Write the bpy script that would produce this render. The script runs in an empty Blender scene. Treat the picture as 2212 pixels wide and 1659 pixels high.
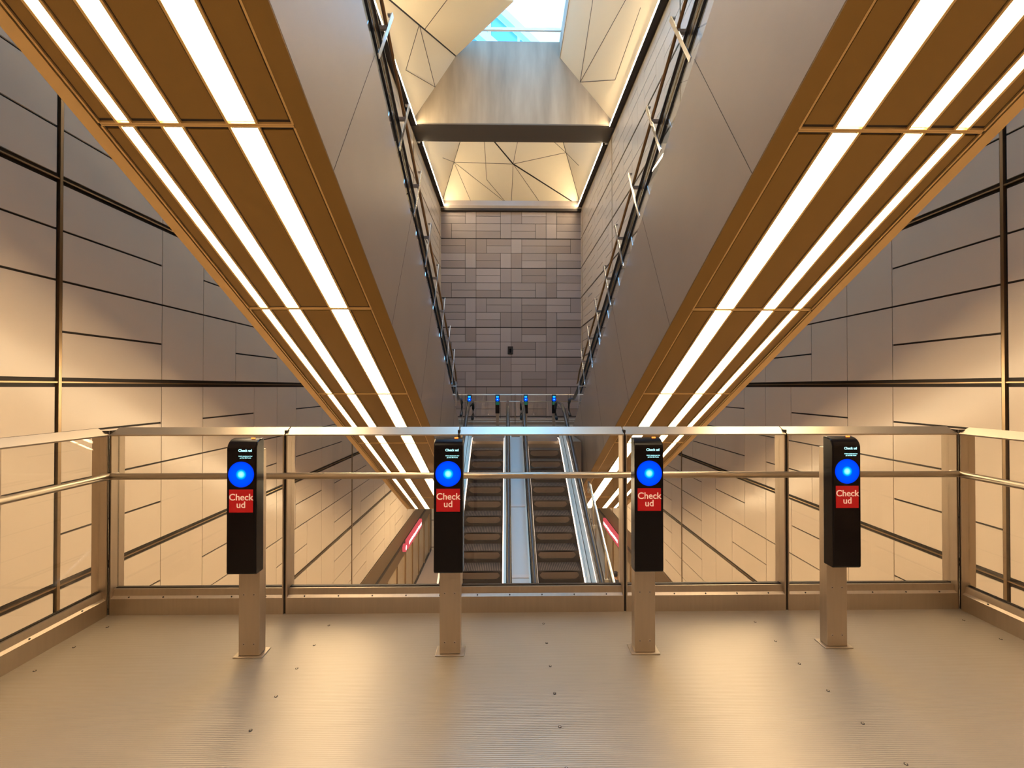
import bpy, math, random
from mathutils import Vector, Matrix
random.seed(7)
SC = bpy.context.scene
COL = SC.collection
R = math.radians
T30 = math.tan(R(30)); C30 = math.cos(R(30)); S30 = math.sin(R(30))

# ------------------------------------------------------------------ camera
cam = bpy.data.cameras.new('camera'); camo = bpy.data.objects.new('camera', cam); COL.objects.link(camo)
camo.location = (-0.32, 0.0, 1.33)
camo.rotation_euler = (R(90) + 0.0079, 0, -0.014)
cam.sensor_width = 36; cam.lens = 36 * 892 / 2212; cam.clip_start = 0.02; cam.clip_end = 500
SC.camera = camo
# ------------------------------------------------------------------ view + light
SC.view_settings.view_transform = 'Standard'; SC.view_settings.look = 'None'
SC.view_settings.gamma = 1; SC.view_settings.exposure = 0.35
SC.view_settings.use_curve_mapping = False
SC.cycles.max_bounces = 10; SC.cycles.diffuse_bounces = 5; SC.cycles.glossy_bounces = 5
SC.cycles.transparent_max_bounces = 24; SC.cycles.caustics_reflective = True; SC.cycles.blur_glossy = 1.0; SC.cycles.caustics_refractive = False
SC.cycles.sample_clamp_indirect = 6
SC.cycles.use_denoising = True
LAMP = (1.0, 0.755, 0.45)          # colour of the warm light strips
STRIP = 18.5
world = bpy.data.worlds.new('sky'); SC.world = world; world.use_nodes = True
bg = world.node_tree.nodes['Background']
bg.inputs[0].default_value = (0.24, 0.58, 1.0, 1); bg.inputs[1].default_value = 5.2
# daylight enters through the skylight shaft: a portal that only guides sampling of the sky
pl = bpy.data.lights.new('skylight_portal', 'AREA'); pl.shape = 'RECTANGLE'; pl.size = 5.0; pl.size_y = 32
pl.cycles.is_portal = True
plo = bpy.data.objects.new('skylight_portal', pl); plo.location = (-0.2, 3.5, 17.0); COL.objects.link(plo)

# ------------------------------------------------------------------ materials
def lin(c):
    return tuple((x/255/12.92 if x/255 <= .04045 else ((x/255+.055)/1.055)**2.4) for x in c) + (1,)
def pm(name, rgb, rough=.5, metal=0., noise=0., nscale=(8, 8, 8), bump=0., spec=.5, emit=None, es=0, aniso=0., coat=0.):
    m = bpy.data.materials.new(name); m.use_nodes = True; nt = m.node_tree; b = nt.nodes['Principled BSDF']
    c = rgb if len(rgb) == 4 else lin(rgb)
    b.inputs['Base Color'].default_value = c; b.inputs['Roughness'].default_value = rough
    b.inputs['Metallic'].default_value = metal; b.inputs['Specular IOR Level'].default_value = spec
    b.inputs['Anisotropic'].default_value = aniso; b.inputs['Coat Weight'].default_value = coat
    if emit: b.inputs['Emission Color'].default_value = tuple(emit)+(1,); b.inputs['Emission Strength'].default_value = es
    if noise or bump:
        tc = nt.nodes.new('ShaderNodeTexCoord'); mp = nt.nodes.new('ShaderNodeMapping'); mp.inputs['Scale'].default_value = nscale
        n = nt.nodes.new('ShaderNodeTexNoise'); n.inputs['Scale'].default_value = 1; n.inputs['Detail'].default_value = 4
        nt.links.new(tc.outputs['Object'], mp.inputs[0]); nt.links.new(mp.outputs[0], n.inputs[0])
        if noise:
            mx = nt.nodes.new('ShaderNodeMix'); mx.data_type = 'RGBA'; mx.inputs[6].default_value = tuple(v*(1-noise) for v in c[:3])+(1,)
            mx.inputs[7].default_value = tuple(min(1, v*(1+noise)) for v in c[:3])+(1,)
            nt.links.new(n.outputs[0], mx.inputs[0]); nt.links.new(mx.outputs[2], b.inputs['Base Color'])
        if bump:
            bp = nt.nodes.new('ShaderNodeBump'); bp.inputs['Strength'].default_value = bump; bp.inputs['Distance'].default_value = .01
            nt.links.new(n.outputs[0], bp.inputs['Height']); nt.links.new(bp.outputs[0], b.inputs['Normal'])
    return m
def em(name, col, s):
    m = bpy.data.materials.new(name); m.use_nodes = True; nt = m.node_tree; nt.nodes.clear()
    e = nt.nodes.new('ShaderNodeEmission'); e.inputs[0].default_value = tuple(col[:3])+(1,); e.inputs[1].default_value = s
    o = nt.nodes.new('ShaderNodeOutputMaterial'); nt.links.new(e.outputs[0], o.inputs[0]); return m
def glassm(name, tint=(.96, .97, .95), refl=1.0, rough=.0):
    m = bpy.data.materials.new(name); m.use_nodes = True; nt = m.node_tree; nt.nodes.clear()
    t = nt.nodes.new('ShaderNodeBsdfTransparent'); t.inputs[0].default_value = tuple(tint)+(1,)
    g = nt.nodes.new('ShaderNodeBsdfGlossy'); g.inputs['Roughness'].default_value = rough
    f = nt.nodes.new('ShaderNodeFresnel'); ge = nt.nodes.new('ShaderNodeNewGeometry'); io = nt.nodes.new('ShaderNodeMapRange')
    io.inputs['To Min'].default_value = 1.35; io.inputs['To Max'].default_value = 1/1.35
    nt.links.new(ge.outputs['Backfacing'], io.inputs['Value']); nt.links.new(io.outputs[0], f.inputs[0])
    mu = nt.nodes.new('ShaderNodeMath'); mu.operation = 'MULTIPLY'; mu.inputs[1].default_value = refl
    mx = nt.nodes.new('ShaderNodeMixShader'); o = nt.nodes.new('ShaderNodeOutputMaterial')
    nt.links.new(f.outputs[0], mu.inputs[0]); nt.links.new(mu.outputs[0], mx.inputs[0]); nt.links.new(t.outputs[0], mx.inputs[1])
    nt.links.new(g.outputs[0], mx.inputs[2]); nt.links.new(mx.outputs[0], o.inputs[0]); return m

M = {}
M['panel'] = pm('wall_panel', (.69, .575, .445, 1), .20, .0, noise=.03, nscale=(1.6, 1.6, 1.6), bump=.3, spec=.42)
M['joint'] = pm('dark_joint', (.02, .012, .008, 1), .6)
M['channel'] = pm('bronze_channel', (.42, .30, .18, 1), .3, .9)
M['tileA'] = pm('grey_tile', (.34, .285, .265, 1), .5, .1)
M['tileB'] = pm('grey_tile_light', (.40, .34, .32, 1), .5, .1)
M['tileC'] = pm('grey_tile_warm', (.31, .25, .225, 1), .5, .1)
M['bronze'] = pm('bronze_soffit', (.27, .16, .045, 1), .42, .4)
M['bronzeL'] = pm('bronze_rim_lit', (.68, .47, .21, 1), .4, .4)  # lighter bronze, raised further to carry strip glow and bounced light
M['clad'] = pm('grey_cladding', (.44, .375, .33, 1), .38, .35, noise=.10, nscale=(1.2, 1.2, 1.2), bump=.10)
M['seam'] = pm('thin_seam', (.10, .08, .07, 1), .6)
M['steel'] = pm('brushed_steel', (.50, .42, .33, 1), .33, .95, noise=.03, nscale=(2, 2, 2))
M['steelP'] = pm('satin_steel_post', (.47, .385, .30, 1), .38, .85, noise=.08, nscale=(60, 60, 4))
M['chrome'] = pm('polished_steel', (.85, .84, .82, 1), .15, 1.)
M['bronzeTube'] = pm('bronze_tube', (.30, .17, .08, 1), .3, .8)
M['black'] = pm('black_plastic', (.005, .003, .004, 1), .2, 0, spec=.22)
M['rubber'] = pm('black_rubber', (.02, .018, .022, 1), .25)
M['red'] = pm('red_label', (.40, .002, .005, 1), .45, emit=(.5, .0, .004), es=.22)  # label is no lamp; a faint glow is put into its material
M['green'] = pm('green_label', (.03, .20, .10, 1), .4, emit=(.02, .2, .1), es=.15)  # far label, brightened by the same kind of faint glow
M['labelText'] = pm('label_text', (.85, .62, .5, 1), .5, emit=(.9, .6, .45), es=.3)  # printed lettering with a little glow put into its colour
M['lcdText'] = em('display_text', (.45, .95, 1.0), 1.6)
M['orange'] = em('orange_emission', (1., .25, .04), 2.0)
M['strip'] = em('warm_light_strip', LAMP, STRIP)
M['skirt'] = em('skirt_light', (1., .78, .62), 3.2)
M['cove'] = em('cove_light', (1., .78, .48), 75)
M['step'] = pm('escalator_step', (.26, .19, .15, 1), .45, .4, noise=.1, nscale=(90, 1, 1))
M['stepDark'] = pm('dark_metal_and_shade', (.045, .035, .03, 1), .5, .5)
M['concrete'] = pm('board_marked_concrete', (.34, .275, .20, 1), .8, 0, noise=.45, nscale=(2.2, 2.2, .35), bump=.2)
M['conShade'] = pm('concrete_underside_shaded', (.14, .12, .10, 1), .8)  # darker copy of the concrete, underside shade put into the colour
M['origami'] = pm('origami_panel', (.76, .66, .50, 1), .55, .0)
M['platform'] = pm('platform_floor', (.46, .36, .29, 1), .35)
M['bulk'] = pm('bulkhead_brown', (.12, .075, .035, 1), .5)
M['screen'] = pm('screen_glass_brown', (.44, .34, .22, 1), .18, .0)
M['cream'] = pm('cream_wall', (.62, .58, .50, 1), .5)
M['glass'] = glassm('clear_glass', (.985, .98, .965), refl=1.9)
M['skyglass'] = glassm('skylight_glass', (.95, .97, 1.), .6)
M['white'] = pm('white_paint', (.8, .8, .8, 1), .5)
M['facade'] = pm('pale_facade', (.55, .62, .66, 1), .6)
M['facadeDk'] = pm('blue_window_band', (.08, .24, .34, 1), .2)
M['signRed'] = em('lit_sign_red', (.75, .09, .11), .8)
M['signWhite'] = em('lit_sign_white', (1., .9, .85), 1.6)
M['landing'] = None

def floor_mat():
    m = bpy.data.materials.new('ribbed_aluminium'); m.use_nodes = True; nt = m.node_tree; b = nt.nodes['Principled BSDF']
    b.inputs['Metallic'].default_value = .4; b.inputs['Roughness'].default_value = .36
    tc = nt.nodes.new('ShaderNodeTexCoord')
    n = nt.nodes.new('ShaderNodeTexNoise'); n.inputs['Scale'].default_value = 1.1; n.inputs['Detail'].default_value = 5
    nt.links.new(tc.outputs['Object'], n.inputs[0])
    mx = nt.nodes.new('ShaderNodeMix'); mx.data_type = 'RGBA'; mx.inputs[6].default_value = (.31, .26, .20, 1); mx.inputs[7].default_value = (.37, .31, .245, 1)
    nt.links.new(n.outputs[0], mx.inputs[0]); nt.links.new(mx.outputs[2], b.inputs['Base Color'])
    w = nt.nodes.new('ShaderNodeTexWave'); w.bands_direction = 'Y'; w.inputs['Scale'].default_value = 38; w.inputs['Distortion'].default_value = 0
    nt.links.new(tc.outputs['Object'], w.inputs[0])
    bp = nt.nodes.new('ShaderNodeBump'); bp.inputs['Strength'].default_value = .22; bp.inputs['Distance'].default_value = .002
    nt.links.new(w.outputs[0], bp.inputs['Height'])
    n2 = nt.nodes.new('ShaderNodeTexNoise'); n2.inputs['Scale'].default_value = 2.2
    nt.links.new(tc.outputs['Object'], n2.inputs[0])
    bp2 = nt.nodes.new('ShaderNodeBump'); bp2.inputs['Strength'].default_value = .12; bp2.inputs['Distance'].default_value = .02
    nt.links.new(n2.outputs[0], bp2.inputs['Height']); nt.links.new(bp.outputs[0], bp2.inputs['Normal']); nt.links.new(bp2.outputs[0], b.inputs['Normal'])
    return m
M['landing'] = floor_mat()

def disc_mat():
    m = bpy.data.materials.new('blue_touch_point'); m.use_nodes = True; nt = m.node_tree; nt.nodes.clear()
    tc = nt.nodes.new('ShaderNodeTexCoord'); sp = nt.nodes.new('ShaderNodeVectorMath'); sp.operation = 'LENGTH'
    nt.links.new(tc.outputs['Object'], sp.inputs[0])
    r = nt.nodes.new('ShaderNodeValToRGB'); mr = nt.nodes.new('ShaderNodeMath'); mr.operation = 'MULTIPLY'; mr.inputs[1].default_value = 1/.062
    nt.links.new(sp.outputs['Value'], mr.inputs[0]); nt.links.new(mr.outputs[0], r.inputs[0])
    cr = r.color_ramp; cr.elements[0].position = 0; cr.elements[0].color = (.45, .95, .85, 1)
    cr.elements[1].position = 1; cr.elements[1].color = (.0, .03, .8, 1)
    for p, c in ((.15, (.25, .85, 1, 1)), (.28, (.0, .45, 1, 1)), (.42, (.0, .07, 1, 1)), (.85, (.0, .055, 1, 1))):
        e = cr.elements.new(p); e.color = c
    e = nt.nodes.new('ShaderNodeEmission'); e.inputs[1].default_value = 1.1
    o = nt.nodes.new('ShaderNodeOutputMaterial'); nt.links.new(r.outputs[0], e.inputs[0]); nt.links.new(e.outputs[0], o.inputs[0]); return m
M['disc'] = disc_mat()

# ------------------------------------------------------------------ mesh builder
class MB:
    def __init__(s): s.v = []; s.f = []; s.mi = []; s.mats = []; s.sm = []
    def mat(s, m):
        if m not in s.mats: s.mats.append(m)
        return s.mats.index(m)
    def face(s, pts, m, smooth=False):
        i = len(s.v); s.v += [tuple(p) for p in pts]; s.f.append(tuple(range(i, i+len(pts)))); s.mi.append(s.mat(m)); s.sm.append(smooth)
    def hexa(s, p, m):
        # p: 8 points, bottom ring then top ring
        i = len(s.v); s.v += [tuple(q) for q in p]; k = s.mat(m)
        for f in ((3, 2, 1, 0), (4, 5, 6, 7), (0, 1, 5, 4), (1, 2, 6, 5), (2, 3, 7, 6), (3, 0, 4, 7)):
            s.f.append(tuple(i+a for a in f)); s.mi.append(k); s.sm.append(False)
    def box(s, x0, x1, y0, y1, z0, z1, m):
        s.hexa([(x0, y0, z0), (x1, y0, z0), (x1, y1, z0), (x0, y1, z0), (x0, y0, z1), (x1, y0, z1), (x1, y1, z1), (x0, y1, z1)], m)
    def slope(s, x0, x1, y0, y1, a, b, m):
        # bar following the descending incline: z = a..b minus Y*tan30
        f = lambda y, o: o - y*T30
        s.hexa([(x0, y0, f(y0, a)), (x1, y0, f(y0, a)), (x1, y1, f(y1, a)), (x0, y1, f(y1, a)),
                (x0, y0, f(y0, b)), (x1, y0, f(y0, b)), (x1, y1, f(y1, b)), (x0, y1, f(y1, b))], m)
    def rise(s, x0, x1, y0, y1, a, b, m):
        f = lambda y, o: o + y*T30
        s.hexa([(x0, y0, f(y0, a)), (x1, y0, f(y0, a)), (x1, y1, f(y1, a)), (x0, y1, f(y1, a)),
                (x0, y0, f(y0, b)), (x1, y0, f(y0, b)), (x1, y1, f(y1, b)), (x0, y1, f(y1, b))], m)
    def prism(s, prof, x0, x1, m, axis='x', smooth=False):
        # closed profile of (a, z) extruded along x (a = y) or along y (a = x)
        n = len(prof); i = len(s.v); k = s.mat(m)
        for e in (x0, x1):
            for a, z in prof: s.v.append((e, a, z) if axis == 'x' else (a, e, z))
        s.f.append(tuple(range(i, i+n))); s.f.append(tuple(range(i+2*n-1, i+n-1, -1))); s.mi += [k, k]; s.sm += [False, False]
        for j in range(n):
            s.f.append((i+j, i+n+j, i+n+(j+1) % n, i+(j+1) % n)); s.mi.append(k); s.sm.append(smooth)
    def tube(s, pts, r, m, n=12, rb=None):
        pts = [Vector(p) for p in pts]; i = len(s.v); k = s.mat(m); up = Vector((0.02, 0.01, 1)); rb = rb or r
        for q, p in enumerate(pts):
            a = pts[max(q-1, 0)]; b = pts[min(q+1, len(pts)-1)]; d = (b-a).normalized()
            x = d.cross(up)
            if x.length < .05: x = d.cross(Vector((1, 0, 0)))
            x.normalize(); y = x.cross(d).normalized()
            for j in range(n):
                t = 2*math.pi*j/n; s.v.append(tuple(p + x*math.cos(t)*r + y*math.sin(t)*rb))
        for q in range(len(pts)-1):
            for j in range(n):
                s.f.append((i+q*n+j, i+q*n+(j+1) % n, i+(q+1)*n+(j+1) % n, i+(q+1)*n+j)); s.mi.append(k); s.sm.append(True)
        s.f.append(tuple(i+j for j in reversed(range(n)))); s.f.append(tuple(i+(len(pts)-1)*n+j for j in range(n))); s.mi += [k, k]; s.sm += [False, False]
    def build(s, name, parent=None, loc=None, bevel=0):
        me = bpy.data.meshes.new(name); me.from_pydata(s.v, [], s.f)
        for m in s.mats: me.materials.append(m)
        me.polygons.foreach_set('material_index', s.mi); me.polygons.foreach_set('use_smooth', s.sm)
        import bmesh
        bm = bmesh.new(); bm.from_mesh(me); bmesh.ops.recalc_face_normals(bm, faces=bm.faces); bm.to_mesh(me); bm.free()
        o = bpy.data.objects.new(name, me); COL.objects.link(o)
        if parent is not None: o.parent = parent
        if loc is not None: o.location = loc
        if bevel:
            b = o.modifiers.new('bevel', 'BEVEL'); b.width = bevel; b.segments = 2; b.limit_method = 'ANGLE'
        return o
def tag(o, label=None, cat=None, group=None, kind=None):
    for k, v in (('label', label), ('category', cat), ('group', group), ('kind', kind)):
        if v: o[k] = v
    return o
def thing(name, loc, label, cat, group=None, rz=0):
    o = bpy.data.objects.new(name, None); COL.objects.link(o); o.location = loc; o.rotation_euler = (0, 0, rz)
    o.empty_display_size = .2
    return tag(o, label, cat, group)
def struct(mb, name, **k):
    o = mb.build(name, **k); o['kind'] = 'structure'; return o
def copy_tree(o, parent=None):
    c = o.copy(); COL.objects.link(c); c.parent = parent
    for ch in list(o.children): copy_tree(ch, c)
    return c
def text_mesh(name, body, size, m, parent, loc, extrude=.0006, rot=(R(90), 0, 0), spacing=1., bold=0.):
    cu = bpy.data.curves.new(name, 'FONT'); cu.body = body; cu.size = size; cu.align_x = 'CENTER'; cu.align_y = 'CENTER'
    cu.extrude = extrude; cu.space_line = spacing; cu.offset = bold
    t = bpy.data.objects.new(name+'_tmp', cu); COL.objects.link(t)
    me = bpy.data.meshes.new_from_object(t); bpy.data.objects.remove(t); bpy.data.curves.remove(cu)
    me.materials.clear(); me.materials.append(m)
    o = bpy.data.objects.new(name, me); COL.objects.link(o); o.parent = parent; o.location = loc; o.rotation_euler = rot
    return o

# ------------------------------------------------------------------ dimensions
W = 4.60; YB = 27.04; YN = -11.0
ZD = 1.378; H = .4853; S0 = 3.99; PV = .697; PH = 1.179
ZTOP = ZD + 24*H; ZBOT = ZD - 12*H      # 13.02 / -4.45
LX0, LX1, LY = -2.64, 2.40, 2.449        # near landing
RB = 14.75                               # far railing
P1 = 'HVHVVHVH'; P2 = 'HVVHVHHV'; P3 = 'VHHVHVVH'

# ------------------------------------------------------------------ side walls
def side_wall(sg, name):
    mb = MB(); x = sg*W
    mb.box(min(x, x+sg*.25), max(x, x+sg*.25), YN, YB, ZBOT, ZTOP, M['joint'])
    L = 4*PH + 4*PV; t = .018
    def pan(y0, y1, z0, z1, gy=.005, gz=.011):
        y0 = max(y0, YN); y1 = min(y1, YB)
        if y1-y0 < .06: return
        xa, xb = sorted((x-sg*t, x+sg*.01)); mb.box(xa, xb, y0+gy, y1-gy, z0+gz, z1-gz, M['panel'])
    bays = [S0+L*k for k in range(-2, 4)]
    for by in bays:
        for tier in range(-3, 6):
            zb = ZD + tier*4*H
            pats = (P2, P1) if tier in (0, 2, 4) else ((P2, P1) if tier == -1 else (P1, P3) if tier % 2 else (P3, P1))
            for half, pat in enumerate(pats):
                z0 = zb + half*2*H; y = by + .03
                lo = z0 + (.035 if half == 0 else 0); hi = z0 + 2*H - (.035 if half == 1 else 0)
                for k, c in enumerate(pat):
                    wd = PH if c == 'H' else PV
                    a = by + .026 if k == 0 else y; b = min(y + wd - (.03 if k == 0 else 0), by + L - .026) if k < 7 else by+L-.026
                    if c == 'H': pan(a, b, lo, z0+H); pan(a, b, z0+H, hi)
                    else: pan(a, b, lo, hi)
                    y = b
        # vertical channel at the bay line
        if by > YN + .1:
            xa, xb = sorted((x-sg*.03, x)); mb.box(xa, xb, by-.008, by+.018, ZBOT, ZTOP, M['channel'])
            pass
    for tier in range(-3, 7):
        z = ZD + tier*4*H; xa, xb = sorted((x-sg*.024, x)); mb.box(xa, xb, YN, YB, z-.007, z+.007, M['channel'])
    return struct(mb, name)
side_wall(-1, 'wall_left'); side_wall(1, 'wall_right')

# back wall
mb = MB(); mb.box(-W-.2, W+.2, YB, YB+.3, ZBOT-4, ZTOP+.3, M['joint'])
BH = (2*W - 4*PV)/4
seq = [(P1, P3), (P2, P1), (P1, P3), (P2, P1), (P1, P3), (P3, P1), (P2, P1), (P1, P3), (P2, P1)]
rnd = random.Random(3)
for i, pr in enumerate(seq):
    for hf, pat in enumerate(pr):
        z1 = ZTOP - i*4*H - hf*2*H; x = -W
        for c in pat:
            wd = BH if c == 'H' else PV
            top = z1 - (.035 if hf == 0 else 0)
            for a, b in (((top, z1-H), (z1-H, z1-2*H)) if c == 'H' else ((top, z1-2*H),)):
                mm = rnd.choice([M['tileA'], M['tileA'], M['tileB'], M['tileC']])
                mb.box(x+.012, x+wd-.012, YB-.03, YB+.01, b+.012, a-.012, mm)
            x += wd
struct(mb, 'wall_back')
# wall behind the camera
mb = MB(); mb.box(-W-.2, W+.2, YN-.3, YN, -8, 17.2, M['tileA']); struct(mb, 'wall_front')

# cornice over back wall + cove line
mb = MB(); mb.prism([(YB, ZTOP-.05), (YB-.25, ZTOP-.05), (YB-.32, ZTOP+.1), (YB-.32, ZTOP+.42), (YB, ZTOP+.5)], -W, W, M['clad'])
mb.box(-W, W, YB-.26, YB-.03, ZTOP-.2, ZTOP-.05, M['joint'])
o = struct(mb, 'trim_1')

# ------------------------------------------------------------------ lower (platform) level
PZ = -8.0
mb = MB(); mb.box(-7, 7, YN, YB+.2, PZ-.3, PZ, M['platform']); struct(mb, 'floor_platform')
for sg, nm in ((-1, 'wall_platform_left'), (1, 'wall_platform_right')):
    mb = MB(); xa, xb = sorted((sg*(W+.02), sg*(W+.3)))
    mb.box(xa, xb, YN, YB, -5.75, ZBOT, M['bulk'])
    mb.box(*sorted((sg*(W-.03), sg*(W+.1))), YN, YB, -5.2, -5.12, M['joint'])
    xa, xb = sorted((sg*(W+.05), sg*(W+.2))); mb.box(xa, xb, YN, YB, PZ, -5.75, M['screen'])
    y = YN+.4
    while y < YB-.5:
        xa, xb = sorted((sg*(W), sg*(W+.06))); mb.box(xa, xb, y, y+.05, PZ, -5.75, M['channel']); y += 1.35
    xa, xb = sorted((sg*(W), sg*(W+.06))); mb.box(xa, xb, YN, YB, PZ, PZ+.12, M['joint'])
    struct(mb, nm)
mb = MB(); mb.box(-W, W, 23.8, 23.9, PZ, -2.6, M['cream'])
for k in range(8): mb.box(-W+.2+k*1.16, -W+.23+k*1.16, 23.785, 23.8, PZ, -2.6, M['seam'])
for z in (-7.85, -6.3, -4.4): mb.box(-W, W, 23.785, 23.8, z, z+.04, M['seam'])
struct(mb, 'wall_platform_end')

# ------------------------------------------------------------------ ceiling: concrete beam + folded panels + skylight
BY0, BY1, BZ = 18.5, 19.8, 13.2
mb = MB()
mb.box(-W, W, BY0, BY1, BZ, 16.93, M['concrete']); mb.box(-W, W, BY0-.005, BY1, BZ-.06, BZ, M['conShade'])
struct(mb, 'trim_2')
A = lambda *p: Vector(p)
P = A(-2.58, 18.5, 16.24); Wl = A(-4.6, 11.74, 13.2); Q = A(-.04, 15.85, 16.24)
def fold(name, faces, seams, hard=()):
    mb = MB()
    for f in faces:
        n = (f[1]-f[0]).cross(f[2]-f[0]).normalized()
        if n.z < 0: n = -n
        mb.face(f, M['origami']); mb.face([p+n*.08 for p in reversed(f)], M['origami'])
    for (a, b), w in [(s, .022) for s in seams] + [(s, .07) for s in hard]:
        d = (b-a).normalized(); best = None
        for f in faces:
            n = (f[1]-f[0]).cross(f[2]-f[0]).normalized()
            dist = abs((a-f[0]).dot(n)) + abs((b-f[0]).dot(n))
            if best is None or dist < best[0]: best = (dist, n)
        n = best[1]
        if n.z > 0: n = -n
        sd = d.cross(n).normalized()*w/2; o = n*.012
        mb.hexa([a+sd+o, b+sd+o, b-sd+o, a-sd+o, a+sd, b+sd, b-sd, a-sd], M['joint'] if w > .05 else M['seam'])
    return struct(mb, name)
# left folds
def onplane(p0, p1, p2, x, y):
    n = (p1-p0).cross(p2-p0); return A(x, y, p0.z - (n.x*(x-p0.x)+n.y*(y-p0.y))/n.z)
pl0, pl1, pl2 = A(-4.6, 18.5, 13.2), A(-2.58, 18.5, 16.24), A(-4.6, 0, 13.2)
F2 = lambda x, y: onplane(pl0, pl1, pl2, x, y)
RQ = A(-2.58, 10.5, 16.24)
faces_l = [[pl0, pl1, Wl], [P, Q, Wl], [Wl, Q, RQ], [Wl, RQ, A(-4.6, 6.5, 13.2)], [A(-4.6, 6.5, 13.2), RQ, A(-2.58, 3.0, 16.24)],
           [A(-4.6, 6.5, 13.2), A(-2.58, 3.0, 16.24), A(-4.6, -1, 13.2)], [A(-4.6, -1, 13.2), A(-2.58, 3.0, 16.24), A(-2.58, YN, 16.24), A(-4.6, YN, 13.2)]]
m1 = F2(-3.55, 15.25); m2 = F2(-3.52, 18.5); m3 = F2(-4.25, 16.1)
fold('ceiling_left', faces_l, [(m1, m2), (m1, m3), (m3, m2), (P.lerp(Wl, .42), Q.lerp(Wl, .45))], [(P, Wl)])
# right folds
q0, q1, q2 = A(4.6, 18.5, 13.2), A(2.09, 18.5, 16.24), A(4.6, 0, 13.2)
F3 = lambda x, y: onplane(q0, q1, q2, x, y)
faces_r = [[q0, q1, A(2.0, YN, 16.24), A(4.6, YN, 13.2)]]
j = F3(3.02, 18.5); k1 = F3(4.1, 16.6)
fold('ceiling_right', faces_r, [(j, F3(2.75, 13.5)), (j, F3(3.75, 13.2)), (j, k1), (k1, F3(4.1, 13.3)), (F3(3.3, 9), F3(4.2, 5)), (F3(3.3, 9), F3(2.3, 3))])
# folds beyond the concrete beam
hl, hr = A(-2.58, 23.1, 16.24), A(2.58, 23.1, 16.24); bl, br = A(-4.6, YB, 13.2), A(4.6, YB, 13.2)
cB = A(.1, 24.3, 0); cB = onplane(hl, hr, bl, .1, 24.9)
fold('ceiling_back', [[bl, br, hr, hl], [A(-4.6, BY1, 13.2), bl, hl, A(-2.58, BY1, 16.24)], [br, A(4.6, BY1, 13.2), A(2.58, BY1, 16.24), hr]],
     [(hl.lerp(bl, .44), cB), (cB, hr.lerp(br, .32)), (hl.lerp(bl, .44), onplane(hl, hr, bl, 0, YB)), (cB, onplane(hl, hr, bl, 0, YB)),
      (onplane(hl, hr, bl, -1.6, 23.2), cB.lerp(bl, .35)), (cB.lerp(bl, .35), onplane(hl, hr, bl, -.1, YB)), (cB, onplane(hl, hr, bl, 2.1, YB)),
      (onplane(hl, hr, bl, .5, 23.2), cB), (onplane(hl, hr, bl, 1.3, 23.2), hr.lerp(br, .32)), (hl.lerp(bl, .44), onplane(hl, hr, bl, -2.5, YB)),
      (hl.lerp(bl, .44), A(-3.9, 23.2, 14.25)), (hr.lerp(br, .32), A(3.9, 23.9, 14.25))],
     [(hl, bl), (hr, br), (onplane(hl, hr, bl, -1.7, 23.3), cB), (cB, br)])
# roof slab around the opening and skylight
mb = MB()
mb.box(-W-.3, -2.58, YN-.3, YB+.3, 16.9, 17.3, M['concrete']); mb.box(2.25, W+.3, YN-.3, YB+.3, 16.9, 17.3, M['concrete'])
mb.box(-2.58, 2.25, 23.1, YB+.3, 16.9, 17.3, M['concrete']); mb.box(-2.58, 2.25, YN-.3, -1.5, 16.9, 17.3, M['concrete'])  # unseen rear bay closed over to cut daylight on the upper walls
mb.hexa([(-2.58, 18.5, 16.25), (-.04, 15.85, 16.25), (-2.58, 10.5, 16.25), (-2.6, 14, 16.25), (-2.58, 18.5, 16.9), (-.04, 15.85, 16.9), (-2.58, 10.5, 16.9), (-2.6, 14, 16.9)], M['concrete'])
mb.box(-2.7, -2.58, YN, BY1, 16.2, 16.95, M['concrete']); mb.box(2.09, 2.3, YN, BY0, 16.2, 16.95, M['concrete'])
# outer shell that keeps daylight out behind the folded panels
mb.box(-W-.4, -W-.25, YN-.3, YB+.3, 12.9, 17.3, M['concrete']); mb.box(W+.25, W+.4, YN-.3, YB+.3, 12.9, 17.3, M['concrete'])
mb.box(-W-.4, W+.4, YB+.3, YB+.5, 12.9, 17.3, M['concrete'])
struct(mb, 'ceiling')
mb = MB(); y = -7
mb.box(-2.58, 2.25, -7, 23.1, 17.14, 17.16, M['skyglass']); wpane = struct(mb, 'window_1')
mb = MB()
for y in (-6.9, -3.5, 0, 3.5, 7, 10.5, 14, 18.05, 21): mb.box(-2.58, 2.25, y-.05, y+.05, 17.02, 17.13, M['white'])
mb.box(2.09, 2.25, -7, 23.1, 17.0, 17.13, M['white']); mb.box(-2.58, -2.5, -7, 23.1, 17.0, 17.13, M['white'])
fr = mb.build('window_frame', parent=wpane)
# cove lights
for sg, nm in ((-1, 'left'), (1, 'right')):
    for (y0, y1, w) in ((2.5, BY0-.05, 'before the concrete beam'), (BY1+.05, YB-.35, 'behind the concrete beam')):
        mb = MB(); xa, xb = sorted((sg*(W-.26), sg*(W-.14)))
        mb.box(xa, xb, y0, y1, ZTOP+.05, ZTOP+.14, M['joint'])
        mb.box(*sorted((sg*(W-.26), sg*(W-.265))), y0, y1, ZTOP+.052, ZTOP+.138, M['cove']); t = mb.build('cove_light')
        tag(t, f'warm cove light on top of the {nm} wall {w}', 'light')
        mb = MB(); xa, xb = sorted((sg*(W-.26), sg*(W+.05))); mb.box(xa, xb, y0, y1, ZTOP, ZTOP+.05, M['joint']); mb.build('light_trough', parent=t)

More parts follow.
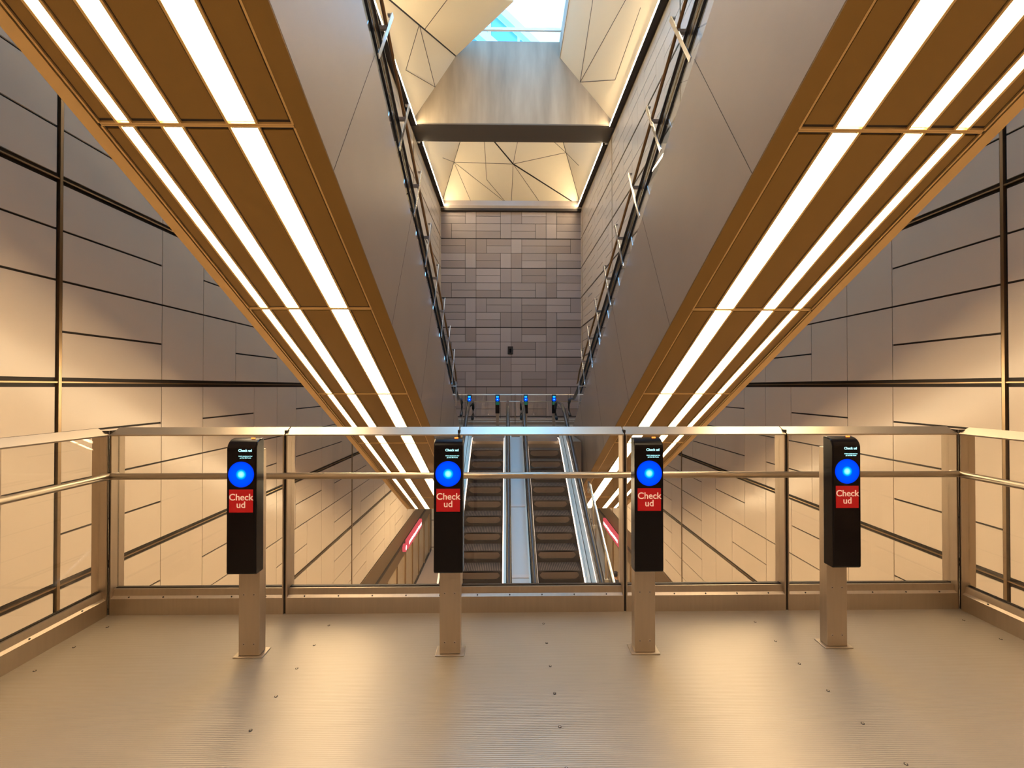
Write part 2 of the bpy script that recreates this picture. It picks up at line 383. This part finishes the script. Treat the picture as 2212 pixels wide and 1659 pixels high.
# building outside
b0 = Vector((-.7, 40, 0)); d = Vector((.695, .72, 0)); nrm = Vector((.72, -.695, 0)); up = Vector((0, 0, 1))
bt = thing('building', (0, 0, 0), 'pale office block with slanted roof line seen through the skylight', 'building')
def fbox(mb, s0, s1, o0, o1, z0, z1, m):
    p = [b0 + d*s + nrm*o + up*z for z in (z0, z1) for s, o in ((s0, o0), (s1, o0), (s1, o1), (s0, o1))]; mb.hexa(p, m)
mb = MB(); fbox(mb, -14, 40, -12, 0, 0, 38, M['facade']); mb.build('wall', parent=bt)
mb = MB()
for z in (37, 33.2, 29.4, 25.6, 21.8): fbox(mb, -14, 40, 0, .5, z, z+.9, M['facade'])
mb.build('ledge', parent=bt)
for z in (34.1, 30.3, 26.5, 22.7):
    for k in range(13):
        mb = MB(); fbox(mb, -13.8+k*4.1, -10.2+k*4.1, 0, .06, z, z+2.7, M['facadeDk']); mb.build('window', parent=bt)

# small spotlight and detector
t = thing('spotlight', (-.13, 20.0, 13.45), 'small white twin spotlight hanging under the folded ceiling behind the concrete beam', 'spotlight')
mb = MB(); mb.tube([(0, 0, .6), (0, 0, 0)], .02, M['white']); mb.build('stem', parent=t)
for dx in (-.07, .07):
    mb = MB(); mb.tube([(dx, 0, .05), (dx, -.02, -.17)], .055, em('spot_glow', (1, .95, .85), 1.1)); mb.build('lamp_head', parent=t)
# intercom box on the back wall
t = thing('wall_box', (-.05, YB-.03, 3.75), 'small black box fixed on the grey tiled back wall', 'box')
mb = MB(); mb.box(-.17, .17, -.08, 0, -.25, .25, M['stepDark']); mb.build('housing', parent=t, bevel=.01)
mb = MB(); mb.tube([(0, -.08, .03), (0, -.13, .03)], .07, M['black']); mb.box(-.05, .05, -.10, -.08, -.16, -.06, M['black']); mb.build('lens', parent=t)

# ------------------------------------------------------------------ upper escalators (soffit lights)
XI, XO = 1.60, 3.17; ZB, ZT = 4.76, 6.96; YE = 12.06; YS = -8.5
fr_strip = ((.248, .375), (.577, .667), (.788, .848))
def upper_escalator(sg, bc, label):
    t = thing('escalator', (0, 0, 0), label, 'escalator')
    X = lambda f: sg*(XI + (XO-XI)*f) + bc
    def bar(mb, f0, f1, y0, y1, a, b, m): xa, xb = sorted((X(f0), X(f1))); mb.slope(xa, xb, y0, y1, a, b, m)
    mb = MB(); bar(mb, .01, .99, YS, YE, ZB+.02, ZT-.35, M['bronze'])
    mb.build('truss', parent=t)
    # inner side cladding with perpendicular seams
    mb = MB(); bar(mb, -.005, .012, YS, YE, ZB+.012, ZT, M['clad']); bar(mb, .0, .07, YS, YE, ZT-.012, ZT, M['clad'])
    y = 3.12 - .8*12
    while y < 12.2:
        yb, yt = y-.0, y + (ZT-ZB)/(math.tan(R(60))+T30)
        if YS < yb and yt < YE:
            xa, xb = sorted((X(-.006), X(-.0)))
            mb.hexa([(xa, yb, ZB-yb*T30+.01), (xb, yb, ZB-yb*T30+.01), (xb, yb+.006, ZB-yb*T30+.01), (xa, yb+.006, ZB-yb*T30+.01),
                     (xa, yt, ZT-yt*T30), (xb, yt, ZT-yt*T30), (xb, yt+.006, ZT-yt*T30), (xa, yt+.006, ZT-yt*T30)], M['seam'])
        y += 1.6
    tag(mb.build('side_cladding', parent=t), 'grey satin metal side cladding')
    mb = MB(); bar(mb, .988, 1.0, YS, YE, ZB+.012, ZT, M['bronze']); mb.build('outer_cladding', parent=t)
    mb = MB()
    ya = 2.836-1.639*7; seams = [ya+1.639*k for k in range(13)] + [YE]
    bounds = [YS] + [s for s in seams if s > YS+.1]
    # fascia boards
    bar(mb, -.004, .088, YS, YE, ZB-.004, ZB+.02, M['bronze']); bar(mb, .94, 1.0, YS, YE, ZB-.004, ZB+.02, M['bronzeL'])
    bar(mb, .088, .94, YS, YE, ZB+.012, ZB+.02, M['joint'])
    for y0, y1 in zip(bounds[:-1], bounds[1:]):
        g = .010; a, b = y0+g, y1-g
        edges = [.093] + [e for s in fr_strip for e in s] + [.925]
        for i in range(0, 8, 2):
            bar(mb, edges[i]+.012, edges[i+1]-.012, a+.02, b-.02, ZB+.004, ZB+.012, M['bronze'])
        for e in edges: 
            s = .006 if e in (.093, .925) else .0075
            bar(mb, e-s*.75, e+s*.75, a, b, ZB-.006, ZB+.012, M['bronzeL'])
        bar(mb, .093, .925, y0+.001, y0+g, ZB-.002, ZB+.012, M['bronzeL']); bar(mb, .093, .925, y1-g, y1-.001, ZB-.002, ZB+.012, M['bronzeL'])
    sf = mb.build('soffit', parent=t)
    for y0, y1 in zip(bounds[:-1], bounds[1:]):
        for f0, f1 in fr_strip:
            mb = MB(); bar(mb, f0+.006, f1-.008, y0+.025, y1-.025, ZB-.002, ZB+.010, M['strip']); mb.build('light_strip', parent=t)
    # end plate
    mb = MB(); xa, xb = sorted((X(0), X(1))); mb.box(xa, xb, YE, YE+.06, ZB-YE*T30, 0, M['bronze']); mb.build('end_plate', parent=t)
    # steps inside, hidden tray
    for f in (.05, .95):
        mb = MB(); xx = X(f); L = []
        y = YS
        pts = [(xx, YS, ZT+.93-YS*T30), (xx, 10.2, ZT+.93-10.2*T30), (xx, 10.7, ZT+.93-10.7*T30+.03), (xx, 11.3, 1.05), (xx, 12.6, .98), (xx, 12.85, .88), (xx, 12.95, .70), (xx, 12.85, .5), (xx, 12.6, .4)]
        pts[2] = (xx, 10.7, 1.62); pts[3] = (xx, 11.2, 1.40)
        pts = [(xx, YS, ZT+.72-YS*T30), (xx, 10.4, ZT+.72-10.4*T30), (xx, 10.9, 1.44), (xx, 11.5, 1.18), (xx, 12.0, 1.0), (xx, 12.7, .96), (xx, 12.9, .86), (xx, 12.98, .70), (xx, 12.9, .54), (xx, 12.7, .45)]
        mb.tube(pts, .045, M['rubber'], 10, .03); hr_ = mb.build('handrail', parent=t)
        mb = MB(); bar(mb, f-.014, f+.014, YS, 10.9, ZT+.50, ZT+.68, M['rubber']); bar(mb, f-.016, f+.016, YS, 10.9, ZT+.56, ZT+.585, M['bronze']); mb.build('handrail_guide', parent=hr_)
        mb = MB(); bar(mb, f-.004, f+.004, YS, 11.2, ZT+.0, ZT+.60, M['glass']); mb.build('balustrade_glass', parent=t)
    mb = MB(); bar(mb, .03, .19, YS, YE, ZT-.06, ZT-.012, M['steel']); bar(mb, .81, .97, YS, YE, ZT-.06, ZT-.012, M['steel']); mb.build('deck', parent=t)
    mb = MB(); y = YS+.2; xa, xb = sorted((X(.2), X(.8)))
    while y < YE-.3:
        zt = ZT-.12-y*T30; mb.box(xa, xb, y, y+.34, zt-.25, zt-.2+.05, M['step']); y += .3464
    mb.build('step_band', parent=t)
    # guard: bars square to the incline, bronze tube and brackets
    xb_ = X(-.025)
    n = Vector((0, S30, C30)); s = Vector((0, C30, -S30))
    tub = lambda h: [(xb_+sg*.035, y + h*S30, ZT - y*T30 + h*C30) for y in (YS, 10.25)]
    mb = MB(); mb.tube(tub(.78)+[(xb_+sg*.035, 10.85, 1.45), (xb_+sg*.035, 11.0, 1.43)], .021, M['bronzeTube'], 10); tag(mb.build('guard_rail_tube', parent=t), 'bronze guard tube')
    for k in range(-15, 9):
        y = 4.10 + .8*k
        if y < YS+.2: continue
        bz = Vector((xb_, y, ZT - y*T30 + .03))
        if k < 8:
            mb = MB(); w = s*.024; th = Vector((.006, 0, 0))
            a0, a1 = bz, bz + n*1.0
            mb.hexa([a0-w-th, a0-w+th, a0+w+th, a0+w-th, a1-w-th, a1-w+th, a1+w+th, a1+w-th], M['chrome'])
            c = a1 - n*.012; e = Vector((sg*.05, 0, 0)); xs = sorted((0, sg*.05)); mb.box(c.x+xs[0], c.x+xs[1], c.y-.02, c.y+.02, c.z-.008, c.z+.008, M['chrome'])
            bo = mb.build('guard_bar', parent=t)
            c = bz + n*.66; xs = sorted((c.x, X(.05))); mb = MB(); mb.box(xs[0], xs[1], c.y-.015, c.y+.02, c.z-.02, c.z+.02, M['clad'])
            mb.build('bracket', parent=bo)
        else:
            mb = MB(); xs = sorted((0, sg*.2))
            mb.box(xb_-.008, xb_+.008, y-.02, y+.02, .86, 1.48, M['chrome']); mb.box(xb_+xs[0], xb_+xs[1], y-.015, y+.015, .86, .875, M['chrome'])
            mb.box(xb_+xs[0], xb_+xs[1], y-.015, y+.015, 1.35, 1.37, M['chrome']); mb.build('guard_bar', parent=t)
    return t
upper_escalator(-1, -.03, 'left overhead escalator with three glowing light strips under its bronze soffit')
upper_escalator(1, -.03, 'right overhead escalator with three glowing light strips under its bronze soffit')

# ------------------------------------------------------------------ middle escalators, rising away
AZ = -5.83            # z of step line = AZ + Y*tan30  (eye height 1.33 minus 7.16)
YT = 10.10; YLOW = -3.6
def mid_escalator(xc, label, outer):
    t = thing('escalator', (xc, 0, 0), label, 'escalator')
    hw = .395
    mb = MB(); mb.rise(-.62, .62, YLOW, YT-.15, AZ-1.3, AZ-.45, M['clad']); mb.build('truss', parent=t)
    for sx in (-1, 1):
        mb = MB(); xs = sorted((sx*hw, sx*(hw+.03))); mb.rise(xs[0], xs[1], YLOW, YT+.2, AZ-.5, AZ+.16, M['steel'])
        xs = sorted((sx*(hw+.03), sx*(hw+.075))); mb.rise(xs[0], xs[1], YLOW, YT+.2, AZ+.05, AZ+.18, M['steel'])
        mb.build('skirt', parent=t)
        mb = MB(); xs = sorted((sx*(hw-.012), sx*(hw+.004)))
        pts = [(sx*(hw-.006), YLOW, AZ+YLOW*T30+.13), (sx*(hw-.006), YT-.35, AZ+(YT-.35)*T30+.13), (sx*(hw+.0), YT, AZ+YT*T30+.08), (sx*(hw+.012), YT+.3, .06)]
        mb.tube(pts, .013, M['skirt'], 8); tag(mb.build('light_line', parent=t), 'glowing line along the skirt')
        xg = sx*(hw+.085)
        mb = MB(); y0, y1 = YLOW, YT-.2
        mb.rise(xg-.005, xg+.005, y0, y1, AZ+.12, AZ+.90, M['glass'])
        mb.hexa([(xg-.005, y1, AZ+y1*T30+.12), (xg+.005, y1, AZ+y1*T30+.12), (xg+.005, 11.3, .1), (xg-.005, 11.3, .1),
                 (xg-.005, y1, AZ+y1*T30+.90), (xg+.005, y1, AZ+y1*T30+.90), (xg+.005, 11.3, .85), (xg-.005, 11.3, .85)], M['glass'])
        mb.build('balustrade_glass', parent=t)
        mb = MB(); g = .95
        pts = [(xg, YLOW, AZ+YLOW*T30+g), (xg, YT-.6, AZ+(YT-.6)*T30+g), (xg, YT-.2, AZ+(YT-.2)*T30+g-.02), (xg, YT+.2, .92), (xg, 11.2, .94), (xg, 11.4, .88), (xg, 11.48, .74), (xg, 11.42, .56), (xg, 11.2, .46)]
        mb.tube(pts, .042, M['rubber'], 12, .026); mb.build('handrail', parent=t)
    # outer deck
    for sx in (-1, 1):
        mb = MB(); xs = sorted((sx*(hw+.10), sx*(hw+ (.17 if sx != outer else .28)))); mb.rise(xs[0], xs[1], YLOW, YT, AZ-.5, AZ+.16, M['steel']); mb.build('deck', parent=t)
    # comb plate
    mb = MB(); mb.box(-hw, hw, YT-.02, YT+.6, -.05, .012, M['steel']); mb.build('comb_plate', parent=t)
    # steps: one mesh, copied
    first = None; k = 0; y = YT-.04
    while True:
        yb = YT - .05 - .3464*k; zt = AZ + yb*T30 - .12
        if zt < -7.6: break
        if first is None:
            mb = MB(); n = 26; ww = 2*hw-.02
            # curved riser profile, dark side gaps; shade at corners and foot painted as dark pieces
            prof = [(0, 0), (-.3464, 0), (-.3464, -.03), (-.335, -.09), (-.325, -.15), (-.320, -.2), (-.31, -.22), (0, -.22)]
            prof = [(a, b) for a, b in prof]
            mb.prism(prof, -ww/2, ww/2, M['step'])
            for q in range(n):
                x0 = -ww/2 + ww*(q+.2)/n; mb.box(x0, x0+ww/n*.5, -.3464, 0, 0, .006, M['stepDark'])
            mb.box(-ww/2, -ww/2+.055, -.356, 0, -.2, .004, M['stepDark']); mb.box(ww/2-.055, ww/2, -.356, 0, -.2, .004, M['stepDark'])
            mb.box(-ww/2, ww/2, -.349, -.30, -.2, -.14, M['stepDark'])
            for cx_ in (-1, 1):  # rounded dark corners paint the shade around each riser
                for q in range(7):
                    a0, a1 = q/7*.11, (q+1)/7*.11; hgt = .075*(1-math.sqrt(max(0, 1-(1-(q+.5)/7)**2)))
                    xs = sorted((cx_*(ww/2-.055-a0), cx_*(ww/2-.055-a1))); mb.box(xs[0], xs[1], -.354, -.34, -.14, -.14+hgt, M['stepDark']); mb.box(xs[0], xs[1], -.354, -.34, -.0-hgt, .003, M['stepDark']); mb.box(-ww/2, ww/2, -.350, -.32, -.02, .003, M['stepDark'])
            first = mb.build('step', parent=t); o = first
        else:
            o = first.copy(); COL.objects.link(o); o.parent = t
        o.location = (0, yb, zt); k += 1
    return t
mid_escalator(-.76, 'middle left escalator with dark steps and glowing skirt lines rising to the far landing', -1)
mid_escalator(.575, 'middle right escalator with dark steps and glowing skirt lines rising to the far landing', 1)
# steel deck between the two escalators
M['deckm'] = pm('satin_deck', (.40, .38, .35, 1), .45, .6)
mb = MB(); mb.rise(-.235, .05, YLOW, YT-.1, AZ+.10, AZ+.18, M['deckm']); mb.rise(-.235, .05, YLOW, YT-.1, AZ-.6, AZ+.10, M['clad'])
for yy in (8.05, 6.72, 5.3): mb.rise(-.235, .05, yy, yy+.05, AZ+.18, AZ+.19, M['clad'])
tag(mb.build('divider_deck'), 'brushed steel deck sloping between the two middle escalators', 'deck')
# outer guard on the right middle escalator
t = thing('guard_rail', (0, 0, 0), 'thin steel handrail beside the middle right escalator, sloping down to the platform', 'handrail')
mb = MB(); xg = 1.20; g = 1.06
mb.tube([(xg, 7.62, AZ+7.62*T30+g-.25), (xg, 7.6, AZ+7.6*T30+g-.03), (xg, 7.5, AZ+7.5*T30+g), (xg, -2.5, AZ-2.5*T30+g)], .021, M['chrome'], 10); mb.build('tube', parent=t)
for k in range(11):
    y = 7.2-.9*k; mb = MB(); mb.tube([(xg, y, AZ+y*T30+.1), (xg, y, AZ+y*T30+g)], .014, M['steel'], 8)
    mb.box(xg-.03, xg+.03, y-.03, y+.03, AZ+y*T30+.55, AZ+y*T30+.60, M['cream']); mb.build('post', parent=t)
mb = MB(); mb.rise(xg+.02, xg+.028, -2.5, 7.4, AZ+.1, AZ+.95, M['glass']); mb.build('glass_panel', parent=t)

# ------------------------------------------------------------------ landings
mb = MB(); mb.box(LX0-.05, LX1+.05, -6.5, LY+.06, -.16, 0, M['landing'])
fl = struct(mb, 'floor')
mb = MB(); mb.tube([(0, 0, .0005), (0, 0, .0018)], .0065, M['joint'], 10); mb.tube([(0, 0, .0018), (0, 0, .0024)], .0035, M['steel'], 8)
riv = None
for X0 in (-2.53, -1.31, -.11, 1.09, 2.29):
    for k in range(9):
        if riv is None: riv = mb.build('screw', parent=fl); o = riv
        else: o = riv.copy(); COL.objects.link(o); o.parent = fl
        o.location = (X0, 2.33 - .1765*k, 0)
mb = MB(); mb.box(LX0-.05, LX1+.05, -6.5, LY+.05, -1.2, -.16, M['clad']); struct(mb, 'trim_3')
mb = MB(); mb.box(-3.3, 3.3, YE+.1, 18.0, -2.1, -.02, M['landing']); mb.box(-3.3, 3.3, YE+.1, RB+.25, -.02, 0, M['landing']); mb.box(-1.52, 1.52, YT, YE+.1, -1.0, 0, M['landing']); struct(mb, 'floor_far')

for sx, nm in ((-1, 'left'), (1, 'right')):  # added lamps, hidden below the landings, to brighten platform floor and walls
    t = thing('platform_fill_light', (sx*1.9, -1.6, -1.2), f'unseen fill light added under the near landing, {nm} side', 'light')
    mb = MB(); mb.box(-.1, .1, -3, 3, -.06, 0, M['clad']); mb.build('housing', parent=t)
    mb = MB(); mb.box(-.08, .08, -2.95, 2.95, -.075, -.061, em('platform_fill', LAMP, 85)); mb.build('fill_panel', parent=t)
    t2 = copy_tree(t); t2.location = (sx*2.4, 15.6, -2.1); t2.scale = (1, .75, 1); t2['label'] = f'unseen fill light added under the far landing, {nm} side'
# ------------------------------------------------------------------ railings
def railing(name, label, x0, x1, posts, detail=True, caps=None):
    """rail along local X from x0 to x1 at local y=0 (viewer at -y)."""
    t = thing(name, (0, 0, 0), label, 'railing')
    caps = caps or ([x0]+posts+[x1]); g = .004
    for a, b in zip(caps[:-1], caps[1:]):
        mb = MB(); mb.prism([(-.004, 1.052), (.0, 1.044), (.062, 1.044), (.066, 1.082), (.062, 1.090)], a+g, b-g, M['steel']); mb.build('top_rail', parent=t)
    pp = [x0]+posts+[x1]
    for i, (a, b) in enumerate(zip(pp[:-1], pp[1:])):
        mb = MB(); ia, ib = a+.014, b-.014
        mb.prism([(0, .0), (0, .095), (.016, .106), (.022, .142), (.058, .142), (.058, 0)], ia, ib, M['steelP'])
        kp = mb.build('kick_plate', parent=t)
        mb = MB(); mb.box(ia, ib, .036, .054, .140, .147, M['joint']); n = max(2, int((ib-ia)/.18))
        for q in range(n): mb.tube([(ia+(q+.5)*(ib-ia)/n, .008, .1), (ia+(q+.5)*(ib-ia)/n, .006, .103)], .004, M['joint'], 8)
        mb.build('gasket', parent=kp)
        mb = MB(); mb.box(ia, ib, .040, .050, .144, 1.05, M['glass']); mb.build('glass_pane', parent=t)
    for i, p in enumerate(pp):
        mb = MB()
        if i > 0: mb.box(p-.014, p-.007, .0, .085, .0, 1.044, M['steelP'])
        if i < len(pp)-1: mb.box(p+.007, p+.014, .0, .085, .0, 1.044, M['steelP'])
        mb.box(p-.0075, p+.0075, .008, .08, 0, 1.075, M['joint']); mb.build('post', parent=t)
    mb = MB(); mb.tube([(x0+.0, -.045, .818), (x1-.0, -.045, .818)], .0185, M['steel'], 16)
    mr = mb.build('mid_rail', parent=t)
    for p in posts:
        mb = MB(); mb.box(p+.012, p+.028, -.045, .005, .808, .828, M['steelP']); mb.build('bracket', parent=mr)
    return t
r1 = railing('glass_railing', 'steel and glass railing across the near landing behind the four check-out posts', LX0, LX1, [-1.62, -.60, .385, 1.355])
r1.location = (0, LY, 0)
ls = LY+5.5
r2 = railing('glass_railing', 'steel and glass railing along the left edge of the near landing', 0, ls, [ls-.53-1.0*k for k in range(4, -1, -1)])
r2.location = (LX0, LY-ls, 0); r2.rotation_euler = (0, 0, R(90))
r3 = railing('glass_railing', 'steel and glass railing along the right edge of the near landing', 0, ls, [.53+1.0*k for k in range(5)])
r3.location = (LX1, LY, 0); r3.rotation_euler = (0, 0, R(-90))
r4 = railing('glass_railing', 'steel and glass railing at the back of the far landing', -3.0, 3.0, [-1.9, 0, 1.9])
r4.location = (0, RB, 0)

# ------------------------------------------------------------------ card validators
def validator(label, far=False):
    t = thing('card_validator', (0, 0, 0), label, 'card validator', 'check-in posts on the far landing' if far else 'check-out posts on the near landing')
    mb = MB(); mb.box(-.052, .052, 0, .052, .006, 1.02, M['steelP']); po = mb.build('post', parent=t, bevel=.003)
    if not far:
        for z in (.305, .062):
            for x in (-.026, .024):
                mb = MB(); mb.tube([(x, .001, z), (x, -.0015, z)], .0062, M['clad'], 12); mb.tube([(x, -.0015, z), (x, -.002, z)], .0025, M['joint'], 8); mb.build('screw', parent=po)
    mb = MB(); mb.box(-.072, .072, -.014, .066, 0, .006, M['steel']); mb.build('base_plate', parent=t, bevel=.002)
    # head with rounded top front
    zf0, zf1, d = .430, 1.080, .066; r = .05
    prof = [(0, zf0), (-d+.008, zf0), (-d, zf0+.008)]
    for k in range(9):
        a = R(180 - 90*k/8); prof.append((-d+r + r*math.cos(a), zf1-r + r*math.sin(a)))
    prof += [(0, zf1)]
    mb = MB(); mb.prism(prof, -.0705, .0705, M['black']); hd = mb.build('head', parent=t, bevel=.006)
    mb = MB(); n = 48; pts = [(.0615*math.cos(2*math.pi*k/n), .0615*math.sin(2*math.pi*k/n), 0) for k in range(n)]
    mb.face(pts, M['disc']); mb.tube([(0, 0, -.003), (0, 0, -.0004)], .0625, M['black'], 40)
    dk = mb.build('touch_disc', parent=hd); dk.location = (0, -d-.0015, .912); dk.rotation_euler = (R(90), 0, 0)
    if far: dk.scale = (1.05, 1.05, 1.05)
    mb = MB(); mb.box(-.057, .057, -.0012, .0, -.055, .055, M['green' if far else 'red']); lb = mb.build('label', parent=hd, loc=(0, -d, .785), bevel=.004)
    tag(lb, 'green label' if far else 'red label reading Check ud')
    if far:
        mb = MB(); mb.box(-.045, .045, -.0012, 0, -.03, .03, em('display_glow', (.02, .4, 1), 1.2)); mb.build('display', parent=hd, loc=(0, -d-.0003, 1.005))
    if not far:
        text_mesh('label_text', 'Check\nud', .044, M['labelText'], lb, (0, -.0018, -.001), spacing=.82, bold=.0004)
        text_mesh('display_text', 'Check ud', .0165, M['lcdText'], hd, (.018, -d-.0008, 1.026), extrude=.0003, bold=.0003)
        text_mesh('display_text', 'Hold rejsekortet her\np\u00e5 Det Bl\u00e5 Punkt', .0078, M['lcdText'], hd, (.020, -d-.0008, .995), extrude=.0002, spacing=1.1)
        mb = MB(); mb.box(-.009, .009, -.005, 0, -.002, .004, M['orange']); mb.build('orange_mark', parent=hd, loc=(.035, -.028, 1.0805))  # small orange emissive block on top of the head
    return t
near = [(-1.59, 2.067, 'leftmost of the four black check-out posts, with red label'), (-.600, 2.067, 'black check-out post second from the left, in front of the left middle escalator'),
        (.375, 2.067, 'black check-out post third from the left, right of the middle escalators'), (1.375, 2.10, 'rightmost of the four black check-out posts, with red label')]
v0 = None
for x, y, lb in near:
    if v0 is None: v0 = validator(lb); o = v0
    else: o = copy_tree(v0)
    o.location = (x, y, 0); o['label'] = lb
far = [(-1.58, 'far landing card post with blue disc and green label, leftmost of the four'), (-.62, 'far landing card post with blue disc and green label, second from the left'),
       (.35, 'far landing card post with blue disc and green label, third from the left'), (1.32, 'far landing card post with blue disc and green label, rightmost of the four')]
v0 = None
for x, lb in far:
    if v0 is None: v0 = validator(lb, True); o = v0
    else: o = copy_tree(v0)
    o.location = (x, 14.2, 0); o['label'] = lb

# ------------------------------------------------------------------ red lit signs on the platform bulkheads
for sg, nm in ((-1, 'left'), (1, 'right')):
    t = thing('lit_sign', (sg*(W-.12), 18.9, -5.25), f'long red lit sign on the {nm} platform wall below the landing', 'sign')
    mb = MB(); mb.box(-.06, .06, -1.5, 1.3, -.19, .19, M['signRed']); mb.build('light_box', parent=t)
    rr = random.Random(5); xs = sorted((-sg*.062, -sg*.066))
    for row in (0,):
        y = -1.35
        while y < 1.1:
            w = rr.uniform(.08, .2); mb = MB(); z = rr.uniform(-.02, .02)
            mb.box(xs[0], xs[1], y, y+w, -.07+z, .07+z, M['signWhite']); mb.build('lettering', parent=t); y += w+.05
    mb = MB(); mb.tube([(-.06, -1.85 if sg < 0 else -1.85, 0), (.06, -1.85, 0)], .16, M['signRed'], 24); mb.tube([(-sg*.061, -1.85, 0), (-sg*.066, -1.85, 0)], .10, M['signWhite'], 20); mb.build('round_logo', parent=t)

# ------------------------------------------------------------------ person down on the platform
def person(loc, rz):
    t = thing('person', loc, 'person with dark hair and dark jacket standing on the platform far below', 'person', rz=rz)
    J = {'pel': (0, 0, .95), 'sp': (0, 0, 1.15), 'ch': (0, .0, 1.38), 'nk': (0, 0, 1.50), 'hd': (0, .02, 1.60), 'top': (0, .0, 1.74),
         'sl': (-.19, 0, 1.42), 'el': (-.25, .02, 1.14), 'wl': (-.24, .14, .92), 'hl_': (-.23, .17, .82), 'sr': (.19, 0, 1.42), 'er': (.25, .02, 1.14), 'wr': (.24, .10, .90), 'hr_': (.23, .13, .80),
         'hpl': (-.10, 0, .90), 'kl': (-.11, .03, .50), 'al': (-.11, -.02, .09), 'tl': (-.12, .14, .03), 'hpr': (.10, 0, .90), 'kr': (.11, .10, .50), 'ar': (.11, .04, .09), 'tr': (.12, .20, .03)}
    rad = {'pel': .15, 'sp': .135, 'ch': .16, 'nk': .06, 'hd': .095, 'top': .075, 'sl': .075, 'el': .05, 'wl': .035, 'hl_': .04, 'sr': .075, 'er': .05, 'wr': .035, 'hr_': .04,
           'hpl': .10, 'kl': .065, 'al': .045, 'tl': .04, 'hpr': .10, 'kr': .065, 'ar': .045, 'tr': .04}
    E_ = [('pel', 'sp'), ('sp', 'ch'), ('ch', 'nk'), ('nk', 'hd'), ('hd', 'top'), ('ch', 'sl'), ('sl', 'el'), ('el', 'wl'), ('wl', 'hl_'), ('ch', 'sr'), ('sr', 'er'), ('er', 'wr'), ('wr', 'hr_'),
          ('pel', 'hpl'), ('hpl', 'kl'), ('kl', 'al'), ('al', 'tl'), ('pel', 'hpr'), ('hpr', 'kr'), ('kr', 'ar'), ('ar', 'tr')]
    ks = list(J); me = bpy.data.meshes.new('body'); me.from_pydata([J[k] for k in ks], [(ks.index(a), ks.index(b)) for a, b in E_], [])
    o = bpy.data.objects.new('body', me); COL.objects.link(o); o.parent = t
    o.modifiers.new('skin', 'SKIN'); o.modifiers.new('sub', 'SUBSURF').levels = 2; o.modifiers['sub'].render_levels = 2
    for i, k in enumerate(ks): me.skin_vertices[0].data[i].radius = (rad[k], rad[k]*.8)
    me.skin_vertices[0].data[0].use_root = True
    skin = pm('skin_and_clothes', (.5, .3, .2, 1), .6)
    nt = skin.node_tree; tc = nt.nodes.new('ShaderNodeTexCoord'); sx = nt.nodes.new('ShaderNodeSeparateXYZ'); rp = nt.nodes.new('ShaderNodeValToRGB')
    nt.links.new(tc.outputs['Object'], sx.inputs[0]); mu = nt.nodes.new('ShaderNodeMath'); mu.operation = 'DIVIDE'; mu.inputs[1].default_value = 1.8
    nt.links.new(sx.outputs[2], mu.inputs[0]); nt.links.new(mu.outputs[0], rp.inputs[0]); rp.color_ramp.interpolation = 'CONSTANT'
    rp.color_ramp.elements[0].color = (.02, .02, .035, 1); rp.color_ramp.elements[1].position = .83; rp.color_ramp.elements[1].color = (.62, .38, .26, 1)
    nt.links.new(rp.outputs[0], nt.nodes['Principled BSDF'].inputs['Base Color']); me.materials.append(skin)
    dk = pm('dark_hair', (.02, .018, .03, 1), .6)
    mb = MB(); n = 16
    import bmesh
    bm = bmesh.new(); bmesh.ops.create_uvsphere(bm, u_segments=20, v_segments=14, radius=.115)
    for v in bm.verts:
        v.co.y *= 1.08; v.co.x *= .9
        if v.co.y > .03 and v.co.z < .05: v.co.y = .03
    m2 = bpy.data.meshes.new('hair'); bm.to_mesh(m2); bm.free(); m2.materials.append(dk)
    h = bpy.data.objects.new('hair', m2); COL.objects.link(h); h.parent = t; h.location = (0, -.015, 1.69)
    return t
person((4.17, 16.9, PZ), R(-70))
